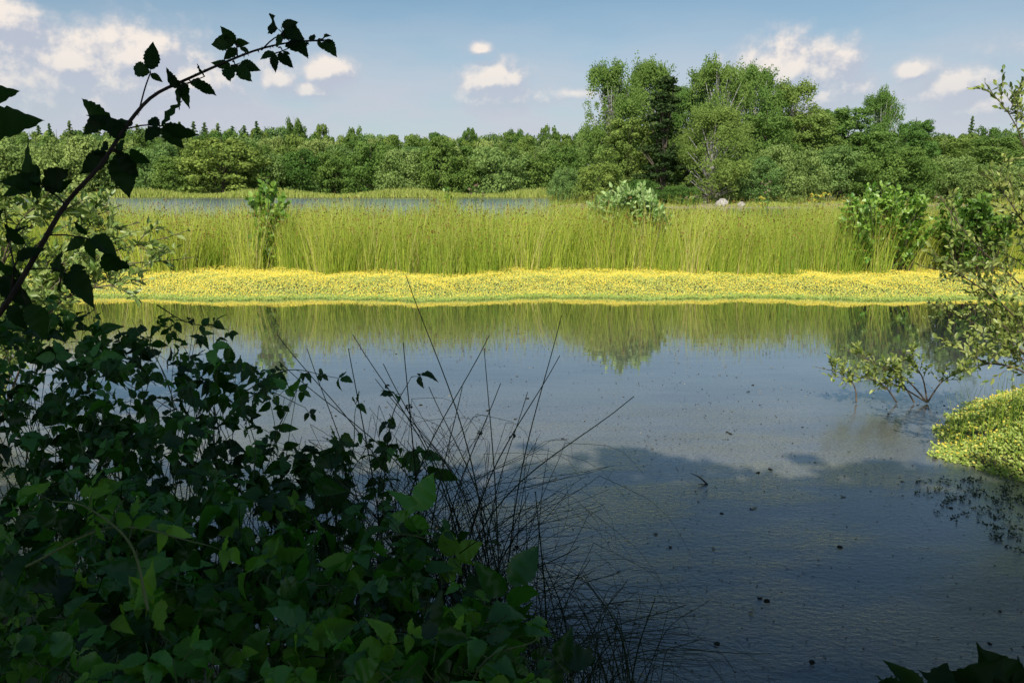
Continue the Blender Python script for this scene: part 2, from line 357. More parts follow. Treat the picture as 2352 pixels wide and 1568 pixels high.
front = [(-60, 300, 220, 'willow'), (60, 318, 200, 'willow'), (150, 298, 190, 'willow'), (250, 345, 120, 'willow'), (330, 330, 150, 'willow'), (395, 350, 110, 'round'), (505, 302, 235, 'round'), (620, 345, 140, 'willow'),
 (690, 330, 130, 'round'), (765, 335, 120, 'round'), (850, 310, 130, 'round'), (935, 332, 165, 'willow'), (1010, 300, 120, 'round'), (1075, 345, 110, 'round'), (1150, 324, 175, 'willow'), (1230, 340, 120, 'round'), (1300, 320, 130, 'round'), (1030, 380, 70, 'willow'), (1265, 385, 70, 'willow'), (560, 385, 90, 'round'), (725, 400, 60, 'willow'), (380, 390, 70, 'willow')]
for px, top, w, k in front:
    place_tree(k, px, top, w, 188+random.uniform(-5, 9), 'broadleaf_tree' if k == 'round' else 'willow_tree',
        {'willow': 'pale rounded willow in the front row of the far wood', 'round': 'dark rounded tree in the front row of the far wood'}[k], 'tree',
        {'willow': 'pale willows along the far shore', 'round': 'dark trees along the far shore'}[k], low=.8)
special = [(675, 253, 60, 'round', 'tall round tree standing above the far skyline, most prominent'), (735, 270, 60, 'round', 'round tree on the far skyline right of the tallest'), (810, 278, 65, 'round', 'dark flat topped tree on the far skyline'),
 (1080, 279, 50, 'round', 'small dark round tree on the skyline, under the middle cloud'), (1190, 282, 75, 'round', 'wide dark tree on the skyline, left of the tall group'), (1262, 274, 75, 'round', 'rounded skyline tree nearest the tall birches'),
 (1205, 305, 80, 'willow', 'yellowish pale tree in the middle of the far wood'), (2235, 262, 70, 'spruce', 'pointed conifer on the right skyline'), (2085, 268, 70, 'round', 'dark tree on skyline behind the pointed tree')]
for px, top, w, k, lb in special: place_tree(k, px, top, w, 300, 'skyline_tree', lb, 'tree')
for row, (Yd, t0, t1, step) in enumerate([(215, 306, 330, 62), (255, 288, 304, 56), (305, 278, 294, 50), (290, 272, 290, 48)]):
    px = -150
    while px < (2560 if row < 3 else 640):
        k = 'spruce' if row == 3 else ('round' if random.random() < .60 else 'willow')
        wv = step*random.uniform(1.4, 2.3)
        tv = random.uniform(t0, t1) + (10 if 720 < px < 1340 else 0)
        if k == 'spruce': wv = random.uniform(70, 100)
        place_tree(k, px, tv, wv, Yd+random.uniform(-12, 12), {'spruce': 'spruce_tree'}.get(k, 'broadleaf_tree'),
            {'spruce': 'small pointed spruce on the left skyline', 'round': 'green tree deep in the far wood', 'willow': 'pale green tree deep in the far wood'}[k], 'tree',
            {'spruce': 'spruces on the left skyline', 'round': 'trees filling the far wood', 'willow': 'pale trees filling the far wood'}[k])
        px += step*random.uniform(.6, 1.3)*(.75 if k == 'spruce' else 1)

# ------------------------------------------------------------------ ribbons: rushes, grass
def ribbons(g, P, H, lean, width, segs, m, r, bend=1.6):
    N_ = len(P); face = norm(np.stack([U(-1, 1, N_), U(-1, 1, N_)*.5, np.zeros(N_)], 1))
    ks = []
    for s in range(segs+1):
        t = s/segs
        c = P+np.stack([lean[:, 0]*t**bend*H, lean[:, 1]*t**bend*H, H*t*(1-.12*t*np.linalg.norm(lean, axis=1))], 1)
        w = (width*(1-.75*t))[:, None]*face
        ks += [c-w, c+w]
    V = np.stack(ks, 1); k = 2*(segs+1)
    f = A([(2*s, 2*s+1, 2*s+3, 2*s+2) for s in range(segs)])
    ff = (f[None]+(np.arange(N_)*k)[:, None, None]).reshape(-1, 4)
    g.add(V.reshape(-1, 3), ff, m, np.repeat(r, k))
rng = np.random.default_rng(77)
g = G(); n = 125000
x = U(-18, 20, n); y = 15.3+.35*np.sin(x*.9)+.25*np.sin(x*2.3+1)+.15*np.sin(x*6.1)+(U(0, 1, n)**1.7)*6.0
tx = U(-18, 20, 800); ty = 15.1+.35*np.sin(tx*.9)+U(0, 1, 800)**1.4*6; idx = rng.integers(0, 800, n)
msk = U(0, 1, n) < .48; x[msk] = tx[idx[msk]]+rng.normal(size=msk.sum())*.15; y[msk] = ty[idx[msk]]+rng.normal(size=msk.sum())*.15
tu = rng.random(800)
dens = .5+.5*np.sin(x*1.3+.5)*np.sin(x*.37+2)
H = 1.19+.07*np.sin(x*1.1)+.05*np.sin(x*2.9+y)+U(-.36, .18, n)+.14*sm(16.5, 20, y)
H += .24*np.exp(-((x+1.75)/.5)**2)*(y > 16.5)
H[msk] += (tu[idx[msk]]-.5)*.38
H *= np.where(U(0, 1, n) < .3, U(.4, .9, n), 1)
lean = rng.normal(size=(n, 2))*.13; lean[:, 0] += .08*np.sin(x*2.1)+.05
lean[msk] += np.stack([x[msk]-tx[idx[msk]], y[msk]-ty[idx[msk]]], 1)*.9
P = np.stack([x, y, hg(x, y)-.03], 1)
r = np.clip(.05+.50*U(0, 1, n)+.30*dens*U(0, 1, n)+.6*(tu[idx]-.4), 0, 1)
dry = U(0, 1, n) < .05+.15*(tu[idx] > .7)
for mk, mi in ((~dry, 0), (dry, 2)):
    ribbons(g, P[mk], H[mk], lean[mk], U(.0028, .0062, mk.sum()), 3, mi, r[mk])
k = rng.random(n) < .16+.42*(tu[(idx*7) % 800])
t = U(.74, 1.0, n)[k]; Pk = P[k]+np.stack([lean[k, 0]*t**1.6*H[k], lean[k, 1]*t**1.6*H[k], H[k]*t], 1)
for q in range(2):
    scatter(g, QUAD, Pk+rvec(len(Pk))*.02, rvec(len(Pk))+A([0, 0, .8]), rvec(len(Pk)), U(.020, .046, len(Pk)), 1, U(0, 1, len(Pk)))
tag(g.build('rushes', [M['rush'], M['rush_top'], M['rush_dry']]), 'dense bed of tall yellow green rushes with brown flower tufts', 'rushes', kind='stuff')
def mnd(x, y): return .10*(.85+.15*np.sin(x*2.1+y*2)*np.sin(x*1.2-y*1.3)+.18*np.sin(x*7.3+2*np.sin(y*5)))
g = G(); n = 240000
x = U(-16, 18, n); t = U(0, 1, n)**1.3; y = edge(x)-.10-.10*U(0, 1, n)**3+.05*np.sin(x*13)+t*3.1
z = np.maximum(hg(x, y), 0)+mnd(x, y)*(.3+.7*sm(-.16, 1.2, y-edge(x)))*U(.1, 1.15, n)+.003
P = np.stack([x, y, z], 1); nr = norm(rvec(n)*.6+A([0, -.7, .8]))
scatter(g, QUAD, P, np.cross(nr, rvec(n)), nr, U(.013, .027, n), 0, np.clip(U(0, 1, n)*.55+.45*sm(-.16, .5, y-edge(x))*U(.3, 1, n), 0, 1), 1.5)
n = 330000; x = U(-16, 18, n); t = U(0, 1, n)**1.1; y = edge(x)-.08+t*3.9
patch = .5+.5*np.sin(x*2.3+y*1.1+2*np.sin(x*.5))*np.sin(y*3.1+x*.7)
kp = rng.random(n) < (.4+.6*patch)*(.30+.70*sm(-.1, .9, y-edge(x)))*(1-.75*sm(2., 3.8, y-edge(x))); x, y = x[kp], y[kp]; n = len(x)
P = np.stack([x, y, np.maximum(hg(x, y), 0)+mnd(x, y)*(.3+.7*sm(-.16, 1.2, y-edge(x)))+U(.0, .05, n)+.16*sm(1.3, 3.3, y-edge(x))*U(0, 1, n)], 1)
nr = norm(rvec(n)*.6+A([0, -.7, .7])); scatter(g, QUAD, P, np.cross(nr, rvec(n)), nr, U(.010, .020, n), 1, U(0, 1, n), 1.6)
tag(g.build('flower_carpet', [M['carpet'], M['petal']]), 'low strip of yellow flowering water plants along the front of the rushes', 'flowers', kind='stuff')
g = G(); n = 22000; x = U(-150, 30, n); y = 172.5+3*np.sin(x*.05)+U(0, 5, n)
ribbons(g, np.stack([x, y, hg(x, y)-.1], 1), U(.6, 1.7, n)*(.8+.4*np.sin(x*.21)), rng.normal(size=(n, 2))*.25, U(.06, .14, n), 2, 0, U(0, 1, n))
tag(g.build('shore_grass', M['grass']), 'pale grass strip along the foot of the far wood', 'grass', kind='stuff')
g = G(); n = 14000; y = U(80, 90, n); x = .066*y+U(0, 75, n); kk = hg(x, y) > .1; x, y = x[kk], y[kk]; n = len(x)
ribbons(g, np.stack([x, y, hg(x, y)-.05], 1), U(.15, .5, n)*(.5+.5*np.sin(x*.5+1)), rng.normal(size=(n, 2))*.3, U(.03, .07, n), 2, 0, U(0, 1, n))
tag(g.build('shore_grass', M['grass']), 'short grass on the right shore under the bushes', 'grass', kind='stuff')
g = G(); n = 6000; x = U(-9, -3.2, n); y = U(3.5, 9.4, n); kk = hg(x, y) > .0; x, y = x[kk], y[kk]; n = len(x)
ribbons(g, np.stack([x, y, hg(x, y)-.02], 1), U(.25, .7, n), rng.normal(size=(n, 2))*.3, U(.002, .005, n), 3, 0, U(0, 1, n)*.6)
tag(g.build('grass', M['rush']), 'green grass on the left bank under the willow', 'grass', kind='stuff')

# ------------------------------------------------------------------ branchy plants
def plant(name, label, cat, mains, mat, leaf, T=LANCE, twig=.3, ntw=10, nlf=9, r0=.01, wid=1., bark=None, up=.3, sub=0, group=None, lmin=.2, seed=1):
    global rng
    rng = np.random.default_rng(seed)
    base = np.asarray(mains[0][0], float).copy()
    root = thing(name, base, label, cat, group)
    sg = G(); lg = G()
    Ps, As = [], []
    def leaves(c, n, t0=.1):
        tan = norm(np.gradient(c, axis=0))
        for u in np.linspace(t0, 1, n):
            i_ = min(len(c)-1, int(u*(len(c)-1))); f_ = u*(len(c)-1)-i_
            p = c[i_] if i_ >= len(c)-1 else c[i_]*(1-f_)+c[i_+1]*f_
            Ps.append(p); As.append(tan[i_]*.8+rng.normal(size=3)*.55+A([0, 0, .15]))
    for mp in mains:
        c = curve(mp, 16)
        tube(sg, c, r0, r0*.25, 5)
        leaves(c, nlf, .55)
        for q in range(ntw):
            u = U(lmin, 1.); i_ = int(u*14); tan = norm(c[i_+1]-c[i_])
            d = norm(tan*.7+rng.normal(size=3)*.6+A([0, 0, up])); tl = twig*U(.5, 1.2)*(1.25-.5*u)
            e = c[i_]+d*tl; mid = c[i_]+d*tl*.5+A([0, 0, .06*tl])
            cc = curve([c[i_], mid, e], 7); tube(sg, cc, r0*.32, r0*.12, 4); leaves(cc, nlf)
            for s_ in range(sub):
                v = int(U(1, 5)); d2 = norm(d*.6+rng.normal(size=3)*.6+A([0, 0, up*.6])); c2 = curve([cc[v], cc[v]+d2*tl*.3+A([0, 0, .01]), cc[v]+d2*tl*.55], 5)
                tube(sg, c2, r0*.2, r0*.1, 4); leaves(c2, max(4, nlf*2//3))
    Ps = A(Ps); As = A(As); n_ = len(Ps)
    nr = norm(rvec(n_)*.8+A([0, -.3, .8]))
    scatter(lg, T, Ps, As, nr, leaf*U(.6, 1.2, n_), 0, U(0, 1, n_), wid)
    sg.build('stem', bark or M['twig'], root, True, base); lg.build('foliage', mat, root, False, base)
    return root
def fan(px, pyb, pyt, wpx, Yd, n, seed=1, dy=.5, bw=.05):
    r_ = np.random.default_rng(seed); out = []
    b = at(px, pyb, Yd); b[2] = float(hg(b[0], Yd))
    for k in range(n):
        u = r_.uniform(-1, 1); tp = at(px+u*wpx*.5, pyt+(abs(u)**1.8)*(pyb-pyt)*.30+r_.uniform(0, .22)*(pyb-pyt), Yd); tp[1] += r_.uniform(-dy, dy)
        b2 = b+A([u*bw, 0, 0])
        mid = b2*.5+tp*.5+A([(tp[0]-b2[0])*-.1, 0, .1]); out.append([b2, mid, tp])
    return out
plant('alder_sapling', 'bright green upright sapling rising from the left of the rush bed', 'sapling', fan(610, 600, 398, 85, 15.8, 13, 3, .2), M['alder'], .12, OVAL, .24, 8, 8, .012, 1.3, seed=21)
plant('willow_shrub', 'pale silvery willow shrub standing in the middle of the rushes', 'shrub', fan(1442, 590, 418, 175, 16.4, 70, 5, .5, .5), M['grey_willow'], .125, LANCE, .24, 12, 9, .012, 1.8, seed=22)
plant('alder_shrub', 'leafy green shrub in the rushes towards the right', 'shrub', fan(2035, 620, 416, 185, 15.2, 54, 6, .5, .4), M['alder'], .10, OVAL, .32, 11, 8, .012, 1.2, seed=23)
plant('dark_shrub', 'dark green shrub in the rushes behind the right willow', 'shrub', fan(2235, 620, 445, 150, 15.0, 34, 7, .5, .4), M['dark_shrub'], .10, OVAL, .3, 9, 9, .012, 1.3, seed=24)
plant('small_sapling', 'small bright green bush beyond the rushes left of centre', 'sapling', fan(1032, 480, 432, 40, 24, 6, 8, .3), M['alder'], .12, OVAL, .22, 5, 7, .012, 1.3, seed=25)
ml = []
for (x0, y0), (x1, y1), (x2, y2), d in [((-40, 900), (120, 660), (445, 590), 5.8), ((-40, 900), (150, 640), (430, 530), 6.1), ((-60, 900), (120, 590), (320, 510), 6.3), ((-60, 900), (60, 590), (280, 470), 6.4), ((-80, 900), (20, 580), (190, 460), 6.2),
     ((-100, 900), (20, 560), (110, 450), 6.0), ((-100, 880), (-40, 540), (30, 450), 6.2), ((-40, 900), (120, 710), (340, 640), 5.6), ((-60, 900), (90, 650), (250, 580), 6.0), ((-60, 900), (70, 700), (200, 640), 6.1)]:
    b = at(x0, y0, d); b[2] = float(hg(b[0], d)); ml.append([b, at(x1, y1, d), at(x2, y2, d)])
plant('willow_bush', 'sunlit yellow green willow bush at the left edge behind the dark brambles', 'bush', ml, M['near_willow'], .075, LANCE, .30, 18, 11, .011, 1.5, seed=31, sub=2)
mr_ = []
for pts, d in [([(2480, 1000), (2400, 640), (2350, 330), (2262, 190)], 5.0), ([(2480, 1000), (2410, 560), (2365, 300), (2320, 250)], 5.2), ([(2480, 1000), (2380, 700), (2240, 560), (2150, 440)], 5.2),
     ([(2480, 1000), (2360, 760), (2220, 640), (2110, 610)], 5.0), ([(2480, 1000), (2340, 800), (2230, 740), (2150, 700)], 5.1), ([(2480, 1010), (2360, 860), (2260, 830), (2190, 790)], 4.9), ([(2480, 1000), (2390, 600), (2330, 480), (2270, 400)], 5.0),
     ([(2480, 1000), (2400, 700), (2340, 600), (2210, 560)], 5.4), ([(2480, 1000), (2380, 820), (2300, 700), (2250, 600)], 5.1), ([(2480, 1000), (2420, 800), (2390, 500), (2410, 250)], 5.1), ([(2480, 1010), (2420, 700), (2400, 480), (2340, 400)], 5.1),
     ([(2480, 1010), (2380, 780), (2320, 760), (2260, 700)], 5.0), ([(2480, 1010), (2400, 860), (2340, 820), (2290, 780)], 4.9)]:
    q = [at(a, b, d) for a, b in pts]; q[0][2] = float(hg(q[0][0], d)); mr_.append(q)
plant('willow_bush', 'tall small leaved willow leaning in from the right edge over the water', 'bush', mr_, M['right_willow'], .044, OVAL, .28, 12, 10, .008, .9, seed=32, sub=1, lmin=.3)
mb = []
for pts in [[(2130, 924), (2060, 885), (1970, 865), (1872, 842)], [(2130, 924), (2080, 870), (2010, 835), (1942, 803)], [(2130, 924), (2120, 870), (2100, 835), (2092, 800)], [(1967, 924), (1965, 895), (1950, 872), (1900, 862)], [(2060, 924), (2040, 895), (2010, 870), (1990, 850)], [(2130, 924), (2160, 880), (2190, 860), (2215, 850)], [(2100, 924), (2080, 890), (2060, 860), (2040, 835)]]:
    mb.append([at(a, b, 6.6) for a, b in pts])
plant('willow_branch', 'low leafy willow branches standing out of the water at the right', 'branch', mb, M['right_willow'], .050, OVAL, .17, 10, 7, .008, .85, seed=33, sub=1, lmin=.30)

def flower_plant(px, top, Yd, label, mat, wpx, n=9, hs=.05, seed=1, nm='tall_flower'):
    global rng
    rng = np.random.default_rng(seed)
    b = at(px, top, Yd); z0 = float(hg(b[0], Yd)); base = A([b[0], Yd, z0]); root = thing(nm, base, label, 'flower')
    sg = G(); lg = G()
    for k in range(n):
        tp = at(px+U(-.5, .5)*wpx, top+U(0, 26), Yd)+A([0, U(-.1, .1), 0]); c = curve([base, (base+tp)/2+A([0, 0, .1]), tp], 8); tube(sg, c, .006, .003, 4)
        fg = G()
        for q in range(3): clump_leaves(fg, tp+rvec(1)[0]*hs*1.0, hs*.7, 12, .022, .5, 0, U(0, 1))
        fg.build('flower_head', mat, root, False, base)
        i_ = rng.integers(2, 8, 14); scatter(lg, LANCE, c[i_], rvec(14)+A([0, 0, .2]), rvec(14), U(.06, .1, 14), 0, U(0, 1, 14), 1.2)
    sg.build('stem', M['stem_green'], root, True, base); lg.build('foliage', M['alder'], root, False, base)
flower_plant(1093, 424, 20, 'tall pink flowered plant above the rushes near the centre', M['pink'], 34, 7, .028, 41)
flower_plant(1588, 440, 20, 'tall pink flowered plant in front of the dark pine', M['pink'], 26, 5, .026, 42)
flower_plant(1762, 418, 20, 'tall pink flowered plant right of the tallest birch', M['pink'], 28, 5, .026, 43)
flower_plant(2165, 440, 18, 'pink flowered plant between the two right shrubs', M['pink'], 24, 4, .024, 49)
flower_plant(1742, 454, 22, 'yellow flowered plant below the pink flower, left of the yellow patch', M['petal'], 28, 8, .038, 45, 'yellow_flower')
flower_plant(1885, 445, 22, 'larger yellow flowered plant at the back of the rushes', M['petal'], 50, 14, .038, 46, 'yellow_flower')
flower_plant(1945, 454, 22, 'small yellow flowered plant right of the larger one', M['petal'], 24, 5, .03, 47, 'yellow_flower')

def stone(px, py, Yd, sx, sz, label):
    p0 = at(px, py, Yd); z0 = float(hg(p0[0], Yd)); g = G()
    nu, nv = 16, 9; V = []
    for a in range(nv+1):
        for b in range(nu):
            th = math.pi*a/nv; ph = 2*math.pi*b/nu; rr = 1+.14*math.sin(3*ph+a)+.1*math.sin(5*th+b)
            V.append((sx*rr*math.sin(th)*math.cos(ph), sx*.7*rr*math.sin(th)*math.sin(ph), sz*rr*math.cos(th)+sz*.5))
    f = [(a*nu+b, a*nu+(b+1) % nu, (a+1)*nu+(b+1) % nu, (a+1)*nu+b) for a in range(nv) for b in range(nu)]
    g.add(V, f); o = g.build('stone', M['stone'], smooth=True); o.location = (p0[0], Yd, z0); tag(o, label, 'stone')
stone(1658, 475, 80.5, .62, .48, 'pale boulder lying on the muddy right shore')
stone(1702, 478, 80.5, .4, .30, 'flat smaller stone right of the pale boulder')

rng = np.random.default_rng(90)
g = G(); n = 90000; y = U(4.6, 8.2, n); x = U(2.5, 6.0, n); hz = hg(x, y)
kk = (hz > -.05+.05*np.sin(x*9)*np.sin(y*8)+.03*np.sin(x*23+y*17)); x, y, hz = x[kk], y[kk], hz[kk]; n = len(x)
md = .14*sm(-.06, .25, hz)*(.6+.5*np.sin(x*7)*np.sin(y*6))+.02
P = np.stack([x, y, np.maximum(hz, 0)*.7+md*U(.2, 1.2, n)], 1); nr = norm(rvec(n)*.7+A([0, -.6, .8]))
scatter(g, OVAL, P, np.cross(nr, rvec(n)), nr, U(.013, .026, n), 0, U(0, 1, n)*.8, 1.3)
kk = rng.random(n) < .07; P2 = P[kk]+A([0, 0, .03]); n2 = len(P2); nr = norm(rvec(n2)*.6+A([0, -.6, .8]))
scatter(g, QUAD, P2, np.cross(nr, rvec(n2)), nr, U(.010, .018, n2), 1, U(0, 1, n2), 1.7)
tag(g.build('flower_carpet', [M['carpet'], M['petal']]), 'clump of small yellow flowered plants on the right bank', 'flowers', kind='stuff')
g = G()
for k in range(85):
    px = 2060+300*random.random()**.5; py = 1100+random.random()**1.2*170*(px-1960)/390
    ang = PITCH-math.atan((784-py)/F); c = at(px, py, CH/math.tan(ang)); c[2] = .0; s_ = random.uniform(.15, .8)
    n = int(20*s_)+3; d = rvec(n); d[:, 2] = abs(d[:, 2]); P = c+d*A([.045, .045, .03])*s_*U(.2, 1, n)[:, None]
    scatter(g, OVAL, P, d, rvec(n), U(.008, .016, n), 0, U(0, 1, n), 1.2)
tag(g.build('water_weed', M['weed']), 'dark tufts of water weed poking out near the right edge', 'weed', kind='stuff')
g = G(); n = 260; x = U(3.05, 4.2, n); y = U(4.5, 5.6, n); kk = hg(x, y) > -.05; x, y = x[kk], y[kk]; n = len(x)
ribbons(g, np.stack([x, y, hg(x, y)], 1), U(.25, .5, n), rng.normal(size=(n, 2))*.2, U(.0015, .003, n), 4, 0, U(0, 1, n)*.4)
tag(g.build('grass', M['rush']), 'thin upright green grass at the front of the right bank', 'grass', kind='stuff')

g = G(); n = 30000
y = 1.7+U(0, 1, n)**1.05*7.5; x = U(-1.6, 4.6, n)*(.25+y/8); dd = .5+.5*np.sin(x*2.1+y)*np.sin(y*1.7-x); dd2 = .5+.5*np.sin(x*5.3-y*2)*np.sin(y*4.7+x*1.3)
kk = rng.random(n) < (.12+.88*dd**1.3*dd2)*(1-.75*sm(5.5, 8, y)); x, y = x[kk], y[kk]; n = len(x)
big_ = U(0, 1, n) > .985
sz = np.where(big_, U(.018, .040, n), U(.2, 1., n)**2*.0056*(1+y*.30))
nr = norm(rvec(n)*np.where(big_, .3, .55)[:, None]+A([0, 0, 1.])); scatter(g, OVAL, np.stack([x, y, U(.002, .005, n)], 1), np.cross(nr, rvec(n)), nr, sz, 0, np.where(U(0, 1, n) < .72, 0.06, U(.2, 1, n)), 1.5)
tag(g.build('floating_debris', M['debris']), 'scattered specks and dead leaves floating on the shaded water', 'debris', kind='stuff')
def wat(px, py):
    ang = PITCH-math.atan((784-py)/F); return at(px, py, CH/math.tan(ang))
g = G(); a = wat(1625, 1112); b = wat(1585, 1100)+A([0, 0, .04]); tube(g, curve([a, (a+b)/2+A([0, 0, .012]), b], 8), .006, .002, 6); tube(g, curve([a, a+A([-.06, -.02, .01])], 4), .004, .002, 5)
tag(g.build('floating_twig', M['stem_dark'], smooth=True), 'short dark twig sticking up from the shaded water', 'twig')

# ------------------------------------------------------------------ foreground brambles
def compound(g, p, d, nrm, size, k3=True, m=0, ms=1):
    d = norm(d); nrm = norm(nrm-np.dot(nrm, d)*d); side = np.cross(d, nrm)
    q = p+d*size*.6-A([0, 0, .06*size]); tube(g, curve([p, (p+q)/2+nrm*.02*size, q], 4), .0011, .0008, 4, ms)
    rr = rng.random()
    dirs = [(d, 1., .22)]+[(norm(d*.35+side*s*1.0), .85, .04) for s in (-1, 1)]
    if not k3: dirs += [(norm(-d*.35+side*s*.8), .62, .0) for s in (-1, 1)]
    for dd, s_, off in dirs:
        if rng.random() < .06: continue
        dd = norm(dd+rng.normal(size=3)*.16)
        scatter(g, LEAVES[rng.integers(0, 4)], (q+d*off*size)[None], (dd-A([0, 0, .15]))[None], (nrm+rng.normal(size=3)*.42)[None], A([size*s_*U(.75, 1.15)]), m, float(np.clip(rr+rng.normal()*.15, 0, 1)), U(.86, 1.12))
def cane(sg, pts, r0=.0035, r1=.0015, thorns=True, m=0, rr=.4):
    c = curve(pts, 18); tube(sg, c, r0, r1, 6, m, rr)
    if thorns:
        n_ = 22; i_ = rng.integers(1, 17, n_); T = (A([(0, 0, 0), (.25, .1, 0), (0, 1, 0), (-.25, .1, 0)], float), A([(0, 1, 2, 3)]))
        scatter(sg, T, c[i_]+(c[i_+1]-c[i_])*U(0, 1, n_)[:, None], rvec(n_), rvec(n_), U(.004, .006, n_), m)
    return c
dep = lambda py: float(np.interp(py, [680, 800, 900, 1000, 1100, 1250, 1400, 1568, 1700], [3.1, 2.9, 2.7, 2.4, 2.1, 1.75, 1.45, 1.15, 1.05]))
bushes = [
 (90, 790, 170, 105, 120, 'dark bramble bush at the left edge below the arching cane'),
 (330, 800, 190, 75, 85, 'bramble bush with ragged top in front of the left water'),
 (560, 880, 120, 50, 36, 'bramble tips reaching over the water left of centre'),
 (120, 980, 200, 120, 140, 'dark bramble bush at the left edge, halfway down'),
 (400, 1000, 220, 100, 105, 'bramble bush with loose stems over the water, left middle'),
 (650, 1080, 150, 90, 60, 'bramble bush behind the tall foreground rushes on their left'),
 (880, 1060, 130, 60, 22, 'bramble shoots growing among the foreground rushes'),
 (150, 1210, 240, 130, 170, 'leafy green bramble at the left edge in the lower third'),
 (480, 1220, 240, 130, 165, 'leafy bramble left of the foreground rush base'),
 (830, 1260, 190, 110, 85, 'dark bramble around the base of the foreground rushes'),
 (200, 1430, 300, 170, 180, 'large leaved bramble filling the bottom left corner'),
 (600, 1430, 270, 160, 175, 'large leaved bramble at the bottom, left of centre'),
 (950, 1440, 210, 120, 115, 'bramble at the bottom below the foreground rushes'),
 (1130, 1510, 160, 70, 60, 'bramble shoots trailing to the water at the bottom centre'),
]
for bi, (cx, cy, rx, ry, n, lb) in enumerate(bushes):
    rng = np.random.default_rng(200+bi)
    d0 = dep(cy+ry); b = at(cx, cy+ry, d0+.15); b[2] = max(0.02, float(hg(b[0], b[1]))); root = thing('bramble_bush', b, lb, 'bramble')
    sg = G(); lg = G()
    for k in range(20):
        a = U(0, 6.283); ex, ey = cx+rx*1.05*math.cos(a), cy+ry*1.0*math.sin(a)*.9
        s0 = b+A([U(-.25, .25), U(-.1, .2), 0]); e = at(ex, ey, dep(ey)+U(-.22, .2)); md = (s0+e)/2+A([U(-.12, .12), U(-.1, .05), U(.05, .28)])
        cane(sg, [s0, md, e], U(.0016, .0030), .0009, rr=U(0, 1)**2)
    lowb = cy > 1150
    for k in range(n):
        a = U(0, 6.283); q = math.sqrt(U(0, 1)); px, py = cx+rx*q*math.cos(a), cy+ry*q*math.sin(a)
        back = U(0, 1)**1.2*.7
        p0 = at(px, py, dep(py)+back-.12)
        d = norm(A([U(-.6, 1.), U(-.9, .5), U(-.7, .45)])); nr = A([U(-.8, .8), U(-1., .3), U(.1, 1.1)])
        size = .032+.050*U(0, 1)**1.3 if not lowb else .028+.062*U(0, 1)**1.3
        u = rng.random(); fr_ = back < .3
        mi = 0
        if fr_ and lowb: mi = 3 if u < .58 else (2 if u < .80 else 0)  # low front leaves take brighter greens as painted highlights, rear ones stay dark
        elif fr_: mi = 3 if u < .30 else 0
        compound(lg, p0, d, nr, size, rng.random() < .7, mi)
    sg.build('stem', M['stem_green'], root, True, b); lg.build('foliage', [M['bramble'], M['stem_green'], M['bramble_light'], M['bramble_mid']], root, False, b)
shoots = [([(560, 900), (660, 850), (765, 866)], 2.6, 5, 'thin bramble shoot pointing right over the water, leaf at its tip'),
 ([(880, 1130), (900, 960), (945, 865)], 2.3, 5, 'upright bramble shoot among the foreground rushes'),
 ([(780, 1180), (810, 1040), (815, 950)], 2.2, 3, 'upright bramble shoot left of the tallest rushes'),
 ([(950, 1300), (1050, 1250), (1170, 1265)], 2.0, 5, 'bramble shoot reaching right beyond the rush clump'),
 ([(850, 1500), (1020, 1400), (1230, 1405)], 1.6, 6, 'yellowish bramble shoot crossing the lower rushes'),
 ([(1000, 1520), (1180, 1440), (1330, 1480)], 1.7, 5, 'lowest bramble shoot pointing right at the water'),
 ([(500, 980), (600, 900), (700, 935)], 2.6, 5, 'bramble shoot with drooping leaves over the left water'),
 ([(340, 1400), (300, 1250), (200, 1165), (120, 1150)], 1.2, 6, 'pale curved bramble stem in the bottom left leaves'),
 ([(360, 700), (430, 740), (520, 755)], 2.9, 5, 'bramble shoot arching above the left bushes towards the pond'),
 ([(760, 1300), (900, 1230), (1000, 1240)], 1.7, 5, 'pale green bramble shoot crossing in front of the rush base'),
 ([(60, 1300), (260, 1210), (470, 1250)], 1.3, 6, 'pale bramble stem arching over the lower left leaves')]
for si, (pp, d, n, lb) in enumerate(shoots):
    rng = np.random.default_rng(300+si); b = at(*pp[0], d); root = thing('bramble_shoot', b, lb, 'bramble'); sg = G(); lg = G()
    pale = si in (4, 7, 9, 10)
    c = cane(sg, [at(x_, y_, d+.03*i_) for i_, (x_, y_) in enumerate(pp)], .0026, .001, rr=1. if pale else .2)
    for k in range(n):
        i_ = int(4+13*k/max(1, n-1)); tan = norm(c[i_]-c[i_-1])
        compound(lg, c[i_], tan*.6+rng.normal(size=3)*.5, A([U(-.4, .4), -.6, .8]), U(.034, .052), True, 2 if pale and k % 2 else 0)
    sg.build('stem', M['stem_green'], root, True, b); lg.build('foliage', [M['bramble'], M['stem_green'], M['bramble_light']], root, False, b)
# hero arching cane
rng = np.random.default_rng(400)
pts = [(-60, 800, 1.45), (20, 690, 1.45), (80, 590, 1.46), (150, 470, 1.48), (230, 380, 1.5), (290, 290, 1.52), (350, 222, 1.55), (430, 182, 1.58), (520, 142, 1.6), (600, 112, 1.63), (680, 96, 1.66), (752, 92, 1.68)]
b = at(-60, 800, 1.45); root = thing('bramble_cane', b, 'long arching dark bramble cane against the sky, upper left', 'bramble')
sg = G(); c = curve([at(*p_) for p_ in pts], 40); tube(sg, c, .0055, .0012, 7)
n_ = 110; i_ = rng.integers(1, 38, n_); scatter(sg, (A([(0, 0, 0), (.25, .1, 0), (0, 1, 0), (-.25, .1, 0)], float), A([(0, 1, 2, 3)])), c[i_]+(c[i_+1]-c[i_])*U(0, 1, n_)[:, None], rvec(n_)+A([0, 0, -.3]), rvec(n_), U(.005, .008, n_))
